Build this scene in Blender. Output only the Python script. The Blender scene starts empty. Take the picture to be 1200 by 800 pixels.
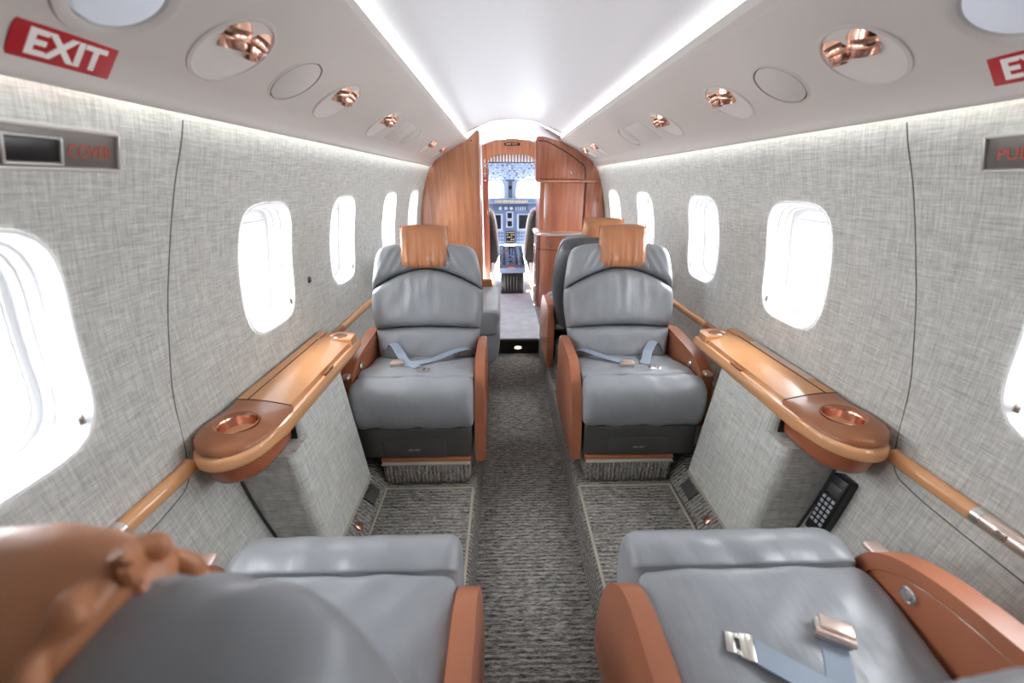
import bpy, bmesh, math, random
from mathutils import Vector, Matrix
random.seed(7)
S = bpy.context.scene
COL = S.collection
PI = math.pi

# ---------------------------------------------------------------- camera
CAM_F = 480.0                      # focal length in pixels of the 1200 px wide frame
cd = bpy.data.cameras.new('camera')
cam = bpy.data.objects.new('camera', cd)
COL.objects.link(cam)
cd.sensor_fit = 'HORIZONTAL'
cd.sensor_width = 36.0
cd.lens = 36.0 * CAM_F / 1200.0
cd.clip_start = 0.01
cam.location = (-0.112, 0.0, 1.22)
cam.rotation_euler = (math.radians(90 - 21.285), 0, math.radians(-1.334))
cd.dof.use_dof = True
cd.dof.focus_distance = 1.9
cd.dof.aperture_fstop = 2.4
S.camera = cam

# ---------------------------------------------------------------- world, exposure
S.view_settings.view_transform = 'Standard'
S.view_settings.look = 'None'
S.view_settings.gamma = 1.0
S.view_settings.use_curve_mapping = False
S.view_settings.exposure = 0.58
w = bpy.data.worlds.new('overcast_sky')
S.world = w
w.use_nodes = True
bgn = w.node_tree.nodes['Background']
bgn.inputs[0].default_value = (0.95, 0.975, 1.0, 1)
bgn.inputs[1].default_value = 16.0
LED_STRENGTH = 3.0
WASH_STRENGTH = 4.0
DOME_STRENGTH = .15
S.cycles.max_bounces = 10
S.cycles.diffuse_bounces = 6
S.cycles.sample_clamp_indirect = 6.0

# window positions along the cabin: (centre y, half width)
WINS = [(.565, .16), (1.40, .16), (2.095, .16), (2.98, .165), (3.80, .17)]
WZ, WHH = .949, .205


def portal(name, loc, rot, sx, sz):
    l = bpy.data.lights.new(name, 'AREA')
    l.shape = 'RECTANGLE'
    l.size, l.size_y = sx, sz
    l.cycles.is_portal = True
    o = bpy.data.objects.new(name, l)
    o.location, o.rotation_euler = loc, rot
    COL.objects.link(o)


for sg in (-1, 1):
    for yc, hw in WINS:
        portal('window_portal', (sg * 1.03, yc, WZ), (PI / 2, 0, sg * PI / 2), 2 * hw, 2 * WHH)

# ---------------------------------------------------------------- node helpers


def lin(r, g, b):
    def f(c):
        c /= 255.0
        return c / 12.92 if c <= .04045 else ((c + .055) / 1.055) ** 2.4
    return (f(r), f(g), f(b), 1)


def newmat(name):
    m = bpy.data.materials.new(name)
    m.use_nodes = True
    nt = m.node_tree
    return m, nt, nt.nodes['Principled BSDF']


def setp(b, rough=.5, metal=0., spec=None, coat=None, sheen=None):
    b.inputs['Roughness'].default_value = rough
    b.inputs['Metallic'].default_value = metal
    if spec is not None:
        b.inputs['Specular IOR Level'].default_value = spec
    if coat is not None:
        b.inputs['Coat Weight'].default_value = coat
        b.inputs['Coat Roughness'].default_value = .08
    if sheen is not None:
        b.inputs['Sheen Weight'].default_value = sheen


def noise(nt, scale, detail=3, mapping=None, rough=.5):
    tc = nt.nodes.new('ShaderNodeTexCoord')
    n = nt.nodes.new('ShaderNodeTexNoise')
    n.inputs['Scale'].default_value = scale
    n.inputs['Detail'].default_value = detail
    n.inputs['Roughness'].default_value = rough
    mp = nt.nodes.new('ShaderNodeMapping')
    if mapping:
        mp.inputs['Scale'].default_value = mapping
    nt.links.new(tc.outputs['Object'], mp.inputs[0])
    nt.links.new(mp.outputs[0], n.inputs['Vector'])
    return n.outputs['Fac']


def ramp(nt, src, stops):
    r = nt.nodes.new('ShaderNodeValToRGB')
    e = r.color_ramp.elements
    e[0].position, e[0].color = stops[0]
    e[1].position, e[1].color = stops[-1]
    for p, c in stops[1:-1]:
        k = e.new(p)
        k.color = c
    nt.links.new(src, r.inputs[0])
    return r.outputs[0]


def math_n(nt, op, a, b):
    m = nt.nodes.new('ShaderNodeMath')
    m.operation = op
    for i, x in enumerate((a, b)):
        if isinstance(x, (int, float)):
            m.inputs[i].default_value = x
        else:
            nt.links.new(x, m.inputs[i])
    return m.outputs[0]


def bump(nt, b, h, strength, dist):
    n = nt.nodes.new('ShaderNodeBump')
    n.inputs['Strength'].default_value = strength
    n.inputs['Distance'].default_value = dist
    nt.links.new(h, n.inputs['Height'])
    nt.links.new(n.outputs[0], b.inputs['Normal'])


def plain(name, col, rough=.5, metal=0., var=.0, **k):
    m, nt, b = newmat(name)
    setp(b, rough, metal, **k)
    if var:
        f = noise(nt, 9, 3)
        lo = tuple(c * (1 - var) for c in col[:3]) + (1,)
        hi = tuple(min(1, c * (1 + var)) for c in col[:3]) + (1,)
        nt.links.new(ramp(nt, f, [(.3, lo), (.7, hi)]), b.inputs['Base Color'])
    else:
        b.inputs['Base Color'].default_value = col
    return m


def leather(name, col, rough=.42, wr=.35, spec=.5):
    m, nt, b = newmat(name)
    setp(b, rough, spec=spec)
    f = noise(nt, 6, 4)
    lo = tuple(c * .9 for c in col[:3]) + (1,)
    hi = tuple(c * 1.1 for c in col[:3]) + (1,)
    nt.links.new(ramp(nt, f, [(.3, lo), (.7, hi)]), b.inputs['Base Color'])
    wri = noise(nt, 5, 3, (2.2, 1, 1), .6)
    fine = noise(nt, 420, 2)
    h = math_n(nt, 'ADD', wri, math_n(nt, 'MULTIPLY', fine, .02))
    bump(nt, b, h, wr, .02)
    return m


def emit(name, col, s):
    m, nt, b = newmat(name)
    b.inputs['Base Color'].default_value = (.8, .8, .8, 1)
    b.inputs['Emission Color'].default_value = col
    b.inputs['Emission Strength'].default_value = s
    return m


def wood(name, a, c, grain=(14, 14, .8), gloss=.12):
    m, nt, b = newmat(name)
    setp(b, .3, coat=.8)
    b.inputs['Coat Roughness'].default_value = gloss
    f1 = noise(nt, 2.0, 5, grain, .6)
    f2 = noise(nt, 9.0, 4, grain, .7)
    f = math_n(nt, 'ADD', math_n(nt, 'MULTIPLY', f1, .65), math_n(nt, 'MULTIPLY', f2, .35))
    mid = tuple((x + y) / 2 for x, y in zip(a, c))
    nt.links.new(ramp(nt, f, [(.33, a), (.5, mid), (.66, c)]), b.inputs['Base Color'])
    return m


def fabric(name, lo, hi):
    m, nt, b = newmat(name)
    setp(b, .85, spec=.2)
    h1 = noise(nt, 1, 3, (20, 13, 210), .7)
    v1 = noise(nt, 1, 3, (20, 210, 11), .7)
    h2 = noise(nt, 1, 2, (30, 40, 620), .6)
    v2 = noise(nt, 1, 2, (30, 620, 40), .6)
    s = math_n(nt, 'ADD', math_n(nt, 'ADD', h1, v1), math_n(nt, 'MULTIPLY', math_n(nt, 'ADD', h2, v2), .6))
    s = math_n(nt, 'MULTIPLY', s, 1 / 3.2)
    nt.links.new(ramp(nt, s, [(.38, lo), (.62, hi)]), b.inputs['Base Color'])
    bump(nt, b, s, .25, .002)
    return m


def carpet(name, axis='y', lo=(.06, .057, .053, 1), hi=(.54, .515, .475, 1)):
    """loop pile with ribs that repeat along one axis"""
    m, nt, b = newmat(name)
    setp(b, .95, spec=.1)
    tc = nt.nodes.new('ShaderNodeTexCoord')
    wv = nt.nodes.new('ShaderNodeTexWave')
    wv.wave_type = 'BANDS'
    wv.bands_direction = axis.upper()
    wv.inputs['Scale'].default_value = 19.0
    wv.inputs['Distortion'].default_value = 1.6
    wv.inputs['Detail'].default_value = 3.0
    wv.inputs['Detail Scale'].default_value = 2.5
    nt.links.new(tc.outputs['Object'], wv.inputs['Vector'])
    st = (26, 150, 60) if axis == 'y' else (150, 60, 26)
    st2 = (75, 260, 120) if axis == 'y' else (260, 120, 75)
    f = noise(nt, 1, 3, st, .7)
    g = noise(nt, 1, 2, st2, .6)
    s = math_n(nt, 'ADD', math_n(nt, 'MULTIPLY', f, .52), math_n(nt, 'MULTIPLY', g, .40))
    s = math_n(nt, 'ADD', s, math_n(nt, 'MULTIPLY', wv.outputs['Fac'], .08))
    nt.links.new(ramp(nt, s, [(.38, lo), (.50, tuple((a + b) * .42 for a, b in zip(lo, hi))), (.66, hi)]), b.inputs['Base Color'])
    h = math_n(nt, 'ADD', math_n(nt, 'MULTIPLY', wv.outputs['Fac'], .3), math_n(nt, 'MULTIPLY', s, 2.2))
    bump(nt, b, h, .8, .005)
    return m


M = {}
M['fabric'] = fabric('woven_linen_fabric', lin(162, 163, 160), lin(226, 226, 220))
M['psu'] = plain('satin_taupe_panel', lin(196, 189, 184), .5)
M['ceil'] = plain('white_headliner', lin(216, 216, 219), .4)
M['white'] = plain('white_plastic', lin(244, 245, 247), .35)
M['scoop'] = plain('pale_taupe_scoop', lin(212, 206, 202), .4)
M['whitegloss'] = plain('white_gloss_plastic', lin(247, 248, 250), .2)
M['gray'] = leather('grey_leather', lin(146, 149, 154), .38, .3)
M['graydark'] = leather('dark_grey_leather', lin(84, 86, 90), .4, .3)
M['tan'] = leather('tan_leather', lin(178, 120, 86), .4, .25)
M['tanarm'] = leather('tan_hard_leather', lin(164, 102, 73), .36, .06)
M['tanhead'] = leather('tan_headrest_leather', lin(190, 128, 90), .4, .3)
M['caramel'] = plain('caramel_lacquer', lin(204, 146, 98), .28, var=.06, coat=.3)
M['caramel2'] = plain('light_caramel_lacquer', lin(222, 164, 116), .25, var=.05, coat=.5)
M['brown'] = plain('brown_leather_top', lin(156, 98, 64), .32, var=.08, coat=.2)
M['brownlow'] = plain('red_brown_lacquer', lin(166, 96, 66), .25, var=.05, coat=.4)
M['copper'] = plain('rose_copper', (.80, .47, .36, 1), .22, 1.0)
M['nickel'] = plain('brushed_nickel', (.74, .70, .66, 1), .28, 1.0)
M['rose'] = plain('rose_metal', (.78, .62, .55, 1), .3, .8, var=.08)
M['chrome'] = plain('chrome', (.86, .86, .88, 1), .1, 1.0)
M['wood'] = wood('cherry_veneer', lin(156, 98, 70), lin(204, 142, 106))
M['woodred'] = wood('red_cherry_veneer', lin(136, 76, 56), lin(180, 114, 86))
M['carpet'] = carpet('ribbed_carpet', 'y')
M['carpetv'] = carpet('ribbed_carpet_vertical', 'x')
M['carpetlight'] = plain('pale_blue_grey_carpet', lin(186, 190, 198), .95, var=.12)
M['bind'] = plain('beige_carpet_binding', lin(168, 162, 148), .85, var=.08)
M['dark'] = plain('dark_grey_plastic', lin(74, 73, 72), .45, var=.06)
M['black'] = plain('black_plastic', lin(26, 25, 25), .35)
M['seam'] = plain('dark_seam', lin(62, 60, 60), .8)
M['softseam'] = plain('soft_seam', lin(92, 91, 89), .8)
M['belt'] = plain('blue_grey_webbing', lin(146, 158, 174), .6, var=.07)
M['platemetal'] = plain('grey_handle_plate', lin(118, 112, 108), .35, .3)
M['platelip'] = plain('pale_plate_lip', lin(196, 192, 188), .35, .3)
M['red'] = plain('exit_red', lin(172, 34, 42), .3)
M['lettering'] = plain('white_lettering', lin(236, 232, 228), .4)
M['orangetext'] = plain('orange_lettering', lin(196, 84, 58), .5)
M['greytext'] = plain('grey_lettering', lin(176, 176, 174), .5)
M['cockpit'] = plain('blue_grey_cockpit_panel', lin(112, 124, 148), .6, spec=.1, var=.06)
M['cockpitlt'] = plain('pale_cockpit_panel', lin(168, 176, 192), .6, spec=.1, var=.05)
M['cockpitdk'] = plain('slate_cockpit_panel', lin(78, 88, 106), .5)
M['screen'] = plain('dark_display', lin(34, 34, 38), .2)
M['cream'] = plain('cream_sheepskin', lin(214, 210, 206), .9, var=.06)
M['pilot'] = plain('dark_pilot_upholstery', lin(58, 54, 50), .8, var=.1)
M['amber'] = plain('amber_legends', lin(206, 186, 140), .5)
M['orangelever'] = plain('orange_lever', lin(206, 96, 52), .4)
M['phonekey'] = plain('pale_keys', lin(176, 180, 190), .4)
M['led'] = emit('led_strip', (.97, 1.0, .98, 1), LED_STRENGTH)
M['wash'] = emit('wall_wash_strip', (.97, 1.0, .93, 1), WASH_STRENGTH)
M['dome'] = emit('lamp_dome', (.80, .86, 1.0, 1), DOME_STRENGTH)
M['dome'].node_tree.nodes['Principled BSDF'].inputs['Base Color'].default_value = (.50, .52, .58, 1)
M['warm'] = emit('warm_bulb', (1.0, .66, .36, 1), 3.0)


def glass():
    m = bpy.data.materials.new('window_acrylic')
    m.use_nodes = True
    nt = m.node_tree
    nt.nodes.clear()
    o = nt.nodes.new('ShaderNodeOutputMaterial')
    mx = nt.nodes.new('ShaderNodeMixShader')
    t = nt.nodes.new('ShaderNodeBsdfTransparent')
    t.inputs[0].default_value = (.97, .98, .99, 1)
    g = nt.nodes.new('ShaderNodeBsdfGlossy')
    g.inputs['Roughness'].default_value = .03
    f = nt.nodes.new('ShaderNodeFresnel')
    f.inputs[0].default_value = 1.12
    nt.links.new(f.outputs[0], mx.inputs[0])
    nt.links.new(t.outputs[0], mx.inputs[1])
    nt.links.new(g.outputs[0], mx.inputs[2])
    nt.links.new(mx.outputs[0], o.inputs[0])
    return m


M['glass'] = glass()

# ---------------------------------------------------------------- mesh helpers


def tag(o, label=None, cat=None, group=None, kind=None):
    if label:
        o['label'] = label
    if cat:
        o['category'] = cat
    if group:
        o['group'] = group
    if kind:
        o['kind'] = kind
    return o


def empty(name, loc=(0, 0, 0), rz=0.):
    o = bpy.data.objects.new(name, None)
    o.empty_display_size = .05
    o.location = loc
    o.rotation_euler = (0, 0, rz)
    COL.objects.link(o)
    return o


def mk(name, vf, mat, parent=None, ang=40, merge=True):
    bm = bmesh.new()
    parts = vf if isinstance(vf, list) else [vf]
    for v, f in parts:
        bv = [bm.verts.new(p) for p in v]
        for q in f:
            try:
                bm.faces.new([bv[i] for i in q])
            except ValueError:
                pass
    if merge:
        bmesh.ops.remove_doubles(bm, verts=bm.verts, dist=1e-5)
    bmesh.ops.recalc_face_normals(bm, faces=bm.faces)
    me = bpy.data.meshes.new(name)
    bm.to_mesh(me)
    bm.free()
    me.shade_smooth()
    me.set_sharp_from_angle(angle=math.radians(ang))
    me.materials.append(M[mat] if isinstance(mat, str) else mat)
    o = bpy.data.objects.new(name, me)
    COL.objects.link(o)
    if parent:
        o.parent = parent
    return o


def xf(vf, m):
    return [tuple(m @ Vector(p)) for p in vf[0]], vf[1]


def frame(loc, right, up):
    r = Vector(right).normalized()
    u = Vector(up)
    u = (u - r * u.dot(r)).normalized()
    n = r.cross(u)
    m = Matrix((r, u, n)).transposed().to_4x4()
    m.translation = Vector(loc)
    return m


def bm_out(bm):
    bm.verts.index_update()
    v = [tuple(x.co) for x in bm.verts]
    f = [[x.index for x in q.verts] for q in bm.faces]
    bm.free()
    return v, f


def rbox(c, s, r=.005, seg=2):
    bm = bmesh.new()
    bmesh.ops.create_cube(bm, size=1)
    for v in bm.verts:
        v.co = Vector((c[0] + v.co.x * s[0], c[1] + v.co.y * s[1], c[2] + v.co.z * s[2]))
    if r > 0:
        r = min(r, .49 * min(s))
        bmesh.ops.bevel(bm, geom=list(bm.edges), offset=r, segments=seg, profile=.5, affect='EDGES')
    return bm_out(bm)


def box2(a, b, r=.0, seg=2):
    return rbox([(x + y) / 2 for x, y in zip(a, b)], [abs(y - x) for x, y in zip(a, b)], r, seg)


def prism(out, d0, d1, m=None, r=0., seg=2):
    """2D outline (x,y) extruded along local z from d0 to d1, optional bevel of the rims"""
    bm = bmesh.new()
    lo = [bm.verts.new((x, y, d0)) for x, y in out]
    hi = [bm.verts.new((x, y, d1)) for x, y in out]
    n = len(out)
    fa = bm.faces.new(lo[::-1])
    fb = bm.faces.new(hi)
    for i in range(n):
        bm.faces.new((lo[i], lo[(i + 1) % n], hi[(i + 1) % n], hi[i]))
    if r > 0:
        ed = list(set(fa.edges) | set(fb.edges))
        bmesh.ops.bevel(bm, geom=ed, offset=r, segments=seg, profile=.5, affect='EDGES')
    vf = bm_out(bm)
    return xf(vf, m) if m else vf


def catmull(p, n=8, closed=False):
    out = []
    k = len(p)
    rng = range(k) if closed else range(k - 1)
    for i in rng:
        if closed:
            a, b, c, d = p[(i - 1) % k], p[i], p[(i + 1) % k], p[(i + 2) % k]
        else:
            a, b, c, d = p[max(i - 1, 0)], p[i], p[i + 1], p[min(i + 2, k - 1)]
        for j in range(n):
            t = j / n
            out.append(tuple(.5 * (2 * b[q] + (c[q] - a[q]) * t + (2 * a[q] - 5 * b[q] + 4 * c[q] - d[q]) * t * t
                                   + (3 * b[q] - a[q] - 3 * c[q] + d[q]) * t ** 3) for q in range(len(b))))
    if not closed:
        out.append(tuple(p[-1]))
    return out


def loft(rings, caps=True, closed=True):
    n = len(rings[0])
    v = [p for r in rings for p in r]
    f = []
    for i in range(len(rings) - 1):
        for j in range(n if closed else n - 1):
            a = i * n + j
            b = i * n + (j + 1) % n
            f.append((a, b, b + n, a + n))
    if caps:
        f.append(tuple(range(n))[::-1])
        f.append(tuple(range((len(rings) - 1) * n, len(rings) * n)))
    return v, f


def tube(path, r, n=10, sq=(1, 1)):
    rings = []
    P = [Vector(p) for p in path]
    for i, p in enumerate(P):
        t = (P[min(i + 1, len(P) - 1)] - P[max(i - 1, 0)]).normalized()
        u = Vector((0, 0, 1)) if abs(t.z) < .9 else Vector((1, 0, 0))
        a = t.cross(u).normalized()
        b = a.cross(t).normalized()
        rings.append([tuple(p + a * r * sq[0] * math.cos(q * 2 * PI / n) + b * r * sq[1] * math.sin(q * 2 * PI / n)) for q in range(n)])
    return loft(rings)


def ribbon(path, wid, th=.002, up=None):
    """strap: path points, half width vector found from an up hint"""
    P = [Vector(p) for p in path]
    rings = []
    for i, p in enumerate(P):
        t = (P[min(i + 1, len(P) - 1)] - P[max(i - 1, 0)]).normalized()
        u = Vector(up[i] if isinstance(up, list) else (up or (0, 0, 1)))
        a = t.cross(u).normalized() * wid / 2
        nn = a.cross(t).normalized() * th / 2
        rings.append([tuple(p - a - nn), tuple(p + a - nn), tuple(p + a + nn), tuple(p - a + nn)])
    return loft(rings)


def lathe(prof, n=28, m=None, caps=True):
    rings = [[(r * math.cos(k * 2 * PI / n), r * math.sin(k * 2 * PI / n), z) for k in range(n)] for r, z in prof]
    vf = loft(rings, caps)
    return xf(vf, m) if m else vf


def loftx(sec, w, er=.04, n=22, wob=None):
    """closed section (y,z) swept along x over +-w, ends rounded in"""
    cy = sum(p[0] for p in sec) / len(sec)
    cz = sum(p[1] for p in sec) / len(sec)
    xs = []
    for k in range(7):
        a = k / 6 * PI / 2
        xs.append((-w + er * (1 - math.sin(a)) * 1.0 if False else -w + er * (1 - math.cos(a)), math.sin(a)))
    mids = [(-w + er + (2 * w - 2 * er) * k / n, 1.) for k in range(1, n)]
    xs = xs + mids + [(-x, s) for x, s in xs[::-1]]
    rings = []
    for x, s in xs:
        ring = []
        for y, z in sec:
            d = math.hypot(y - cy, z - cz)
            k = 1 - (1 - s) * min(1., er / max(d, 1e-4)) * .9
            yy, zz = cy + (y - cy) * k, cz + (z - cz) * k
            if wob:
                yy, zz = wob(x, yy, zz)
            ring.append((x, yy, zz))
        rings.append(ring)
    return loft(rings)


def interp(tab, x):
    if x <= tab[0][0]:
        return tab[0][1]
    for (a, b), (c, d) in zip(tab, tab[1:]):
        if x <= c:
            t = (x - a) / (c - a)
            return b + (d - b) * t
    return tab[-1][1]


def smoothtab(tab, n=8):
    return catmull(tab, n)


def pillow(zlo, zhi, hw, T, Tb, m, ns=40, nt=24, a=5., c=5., fold=None, pw=.5, corner=None):
    """soft cushion between two curved edges; front bulges to -y by T, back to +y by Tb"""
    def grid(sign, th):
        g = []
        for j in range(nt + 1):
            t = .5 - .5 * math.cos(PI * j / nt)
            row = []
            for i in range(ns + 1):
                s = -math.cos(PI * i / ns)
                s = .5 * s + .5 * (2 * i / ns - 1)
                z = zlo(s) + (zhi(s) - zlo(s)) * t
                x = s * hw(z)
                if corner:
                    x *= 1 - corner(t)
                e = max(0, 1 - abs(s) ** a) ** pw * max(0, 1 - abs(2 * t - 1) ** c) ** pw
                y = sign * th * e
                if fold and sign < 0:
                    y -= fold(s, t) * e
                row.append((x, y, z))
            g.append(row)
        return g
    v, f = [], []
    for sg, th in ((-1, T), (1, Tb)):
        base = len(v)
        g = grid(sg, th)
        for r in g:
            v += r
        for j in range(nt):
            for i in range(ns):
                k = base + j * (ns + 1) + i
                f.append((k, k + 1, k + ns + 2, k + ns + 1))
    return xf((v, f), m) if m else (v, f)


TXT = {}


def text(name, s, size, m, mat, parent, depth=.0006, bold=0.):
    cu = bpy.data.curves.new(name, 'FONT')
    cu.body = s
    cu.size = size
    cu.extrude = depth
    cu.offset = bold
    cu.align_x = 'CENTER'
    cu.align_y = 'CENTER'
    cu.resolution_u = 3
    t = bpy.data.objects.new(name, cu)
    COL.objects.link(t)
    dg = bpy.context.evaluated_depsgraph_get()
    me = bpy.data.meshes.new_from_object(t.evaluated_get(dg))
    bpy.data.objects.remove(t)
    me.transform(m)
    me.name = name
    me.materials.clear()
    me.materials.append(M[mat])
    o = bpy.data.objects.new(name, me)
    COL.objects.link(o)
    if parent:
        o.parent = parent
    return o


def superell(th, n):
    c, s = math.cos(th), math.sin(th)
    r = (abs(c) ** n + abs(s) ** n) ** (-1 / n)
    return r * c, r * s


def holed(F, ulines_end, du, vlines, vb, holes):
    """surface F(u,v) with holes; hole=(uc,vc,hu,hv,n,block half u). returns vf and per hole the angle list"""
    u0, u1 = ulines_end
    brk = sorted(set([u0, u1] + [round(h[0] + s * h[5], 6) for h in holes for s in (-1, 1)]))
    ul = []
    for a, b in zip(brk, brk[1:]):
        k = max(1, round((b - a) / du))
        ul += [a + (b - a) * i / k for i in range(k)]
    ul.append(u1)
    v, f = [], []

    def quad(p):
        b = len(v)
        v.extend(p)
        f.append(tuple(range(b, b + len(p))))

    def inside(u, w):
        for h in holes:
            if abs(u - h[0]) < h[5] and vb[0] < w < vb[1]:
                return True
        return False
    for a, b in zip(ul, ul[1:]):
        for c, d in zip(vlines, vlines[1:]):
            if not inside((a + b) / 2, (c + d) / 2):
                quad([F(a, c), F(b, c), F(b, d), F(a, d)])
    angs = []
    for uc, vc, hu, hv, n, bu in holes:
        us = [u for u in ul if uc - bu - 1e-5 <= u <= uc + bu + 1e-5]
        vs = [x for x in vlines if vb[0] - 1e-6 <= x <= vb[1] + 1e-6]
        per = [(u, vs[0]) for u in us] + [(us[-1], x) for x in vs[1:]] + [(u, vs[-1]) for u in us[-2::-1]] + [(us[0], x) for x in vs[-2:0:-1]]
        # refine the perimeter
        dense = []
        for i in range(len(per)):
            p, q = per[i], per[(i + 1) % len(per)]
            for k in range(4):
                dense.append((p[0] + (q[0] - p[0]) * k / 4, p[1] + (q[1] - p[1]) * k / 4))
        th = [math.atan2((y - vc) / hv, (x - uc) / hu) for x, y in dense]
        inner = []
        for t in th:
            x, y = superell(t, n)
            inner.append((uc + hu * x, vc + hv * y))
        NR = 4
        rings = [[F(ix + (ox - ix) * k / NR, iy + (oy - iy) * k / NR) for (ix, iy), (ox, oy) in zip(inner, dense)] for k in range(NR + 1)]
        nd = len(dense)
        for i in range(0, nd, 4):       # keep the rim on the straight edges of the neighbouring faces
            p, q = rings[-1][i], rings[-1][(i + 4) % nd]
            for k in (1, 2, 3):
                rings[-1][i + k] = tuple(a + (b - a) * k / 4 for a, b in zip(p, q))
        for r0, r1 in zip(rings, rings[1:]):
            for i in range(len(dense)):
                j = (i + 1) % len(dense)
                quad([r0[i], r0[j], r1[j], r1[i]])
        angs.append(th)
    return (v, f), angs


# ---------------------------------------------------------------- cabin shell
Y0, Y1 = -.45, 4.25
XT = smoothtab([(-.02, .75), (.1, .795), (.3, .858), (.5, .897), (.65, .912), (.8, .914), (.95, .902), (1.09, .874), (1.2, .845), (1.30, .813), (1.385, .797)])


def wx(z):
    return interp(XT, z)


PT = catmull([(.774, 1.362), (.774, 1.352), (.766, 1.357), (.757, 1.382), (.727, 1.417), (.65, 1.466), (.55, 1.522), (.45, 1.566), (.438, 1.578), (.438, 1.60)], 4)   # overhead panel section
PL = [0]
for a_, b_ in zip(PT, PT[1:]):
    PL.append(PL[-1] + math.hypot(b_[0] - a_[0], b_[1] - a_[1]))
PX = list(zip(PL, [p[0] for p in PT]))
PZ = list(zip(PL, [p[1] for p in PT]))


def psu_at_x(x):
    best = min(range(len(PT)), key=lambda i: abs(PT[i][0] - x) + (0 if i > 10 else 1))
    return PL[best]


VC = psu_at_x(.65)


def psu_pt(sg, y, v):
    return (sg * interp(PX, v), y, interp(PZ, v))


def psu_frame(sg, y, dv=0.):
    p = Vector(psu_pt(sg, y, VC + dv))
    q = Vector(psu_pt(sg, y, VC + dv + .02)) - Vector(psu_pt(sg, y, VC + dv - .02))
    return frame(p, (0, -sg, 0), q)     # z axis looks into the cabin


SIDE = {-1: 'left', 1: 'right'}
winno = 1
PSU_ITEMS = {-1: [(.735, 'lamp'), (.995, 'pair'), (1.265, 'cover'), (1.555, 'pair'), (2.11, 'pair'), (2.71, 'cover'), (3.34, 'pair'), (3.92, 'pair')],
             1: [(.735, 'lamp'), (1.005, 'pair'), (1.28, 'cover'), (1.55, 'pair'), (2.11, 'pair'), (2.70, 'cover'), (3.55, 'pair'), (3.93, 'pair')]}
RADII = {'lamp': .075, 'pair': .088, 'cover': .078}
for sg in (-1, 1):
    zl = sorted(set([-.02 + k * .05 for k in range(13)] + [.70 + k * .0415 for k in range(13)] + [1.22, 1.25, 1.28, 1.31, 1.335, 1.36, 1.385]))
    zl = [z for z in zl if z <= .601 or z >= .699]
    vb = (.70, .70 + 12 * .0415)
    holes = [(yc, WZ, hw, WHH, 4.1, .25) for yc, hw in WINS]
    vf, angs = holed(lambda u, v: (sg * wx(v), u, v), (Y0, Y1), .15, zl, (.70 - 1e-4, vb[1] + 1e-4), holes)
    wall = mk('wall_' + SIDE[sg], vf, 'fabric', ang=60)
    tag(wall, kind='structure')
    # hatch seam: dark groove line in the lining
    seam = [(1.02, 1.345), (1.0, 1.25), (.985, 1.15), (.96, 1.0), (.93, .86), (.90, .74), (.875, .60), (.85, .53), (.79, .505), (.6, .495), (.3, .49), (-.1, .488)]
    pts = catmull(seam, 8)
    s = mk('seam', tube([(sg * (wx(z) + .0006), y, z) for y, z in pts], .0019, 6), 'softseam', wall)
    # windows
    for (yc, hw), th in zip(WINS, angs):
        wn = empty('window_%d' % winno, (sg * wx(WZ), yc, WZ))
        tag(wn, kind='structure')
        winno += 1

        def loop(inset, depth, zoff=0.):
            out = []
            for t in th:
                x, y = superell(t, 4.1)
                z = WZ + (WHH - inset) * y
                out.append((sg * (wx(z) + depth) - wn.location.x, (hw - inset) * x, z - WZ))
            return out
        fr = loft([loop(-.004, -.002), loop(.001, -.003), loop(.005, .004), loop(.008, .03), loop(.012, .034), loop(.013, .052), loop(.017, .055), loop(.018, .075)], caps=False)
        mk('window_frame', fr, 'whitegloss', wn, ang=35)
        fr = loft([loop(.018, .075), loop(.028, .077), loop(.029, .081), loop(.032, .081), loop(.034, .115), loop(.01, .12)], caps=False)
        mk('inner_frame', fr, 'white', wn, ang=35)
        lp = loop(.033, .108)
        mk('window_pane', (lp + [(sg * (wx(WZ) + .12) - wn.location.x - sg * .012, 0, 0)], [(i, (i + 1) % len(lp), len(lp)) for i in range(len(lp))]), 'glass', wn)
        # folded shade showing as a thin lip at the top, with its little latch low on the forward side
        mk('shade_lip', box2((sg * .045 - .012, -hw * .66, WHH - .062), (sg * .045 + .012, hw * .66, WHH - .052), .003), 'white', wn)
        mk('latch', rbox((sg * .022, hw * .80, -WHH * .74), (.016, .014, .022), .003), 'nickel', wn)
    # overhead panel
    vl = [l for l in PL]
    Rm = .098
    vb = (VC - Rm, VC + Rm)
    vl = sorted([l for l in PL if l < vb[0] - .003 or l > vb[1] + .003] + [vb[0] + (vb[1] - vb[0]) * k / 6 for k in range(7)])
    holes = [(y, VC, RADII[k], RADII[k], 2, .105) for y, k in PSU_ITEMS[sg]]
    vf, angs = holed(lambda u, v: psu_pt(sg, u, v), (Y0, Y1), .2, vl, vb, holes)
    o = mk('trim_%d' % (1 if sg < 0 else 2), vf, 'psu', ang=60)
    tag(o, kind='structure')
    o['label'] = 'smooth taupe overhead panel running along the %s side above the windows' % SIDE[sg]
    # LED strip in the cove between overhead panel and headliner
    o = mk('light_strip', box2((sg * .4405, -.15, 1.586), (sg * .452, Y1 - .03, 1.612), 0), 'led')
    tag(o, 'bright white light strip in the ceiling cove on the %s' % SIDE[sg], 'light strip')
    o = mk('wash_light_strip', box2((sg * .780, Y0 + .01, 1.372), (sg * .793, Y1 - .06, 1.378), 0), 'wash')
    tag(o, 'thin hidden light strip washing the top of the %s wall' % SIDE[sg], 'light strip')
    o = mk('trim_%d' % (3 if sg < 0 else 4), box2((sg * .765, Y0, 1.384), (sg * .83, Y1, 1.40), 0), 'psu')
    tag(o, kind='structure')
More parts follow.
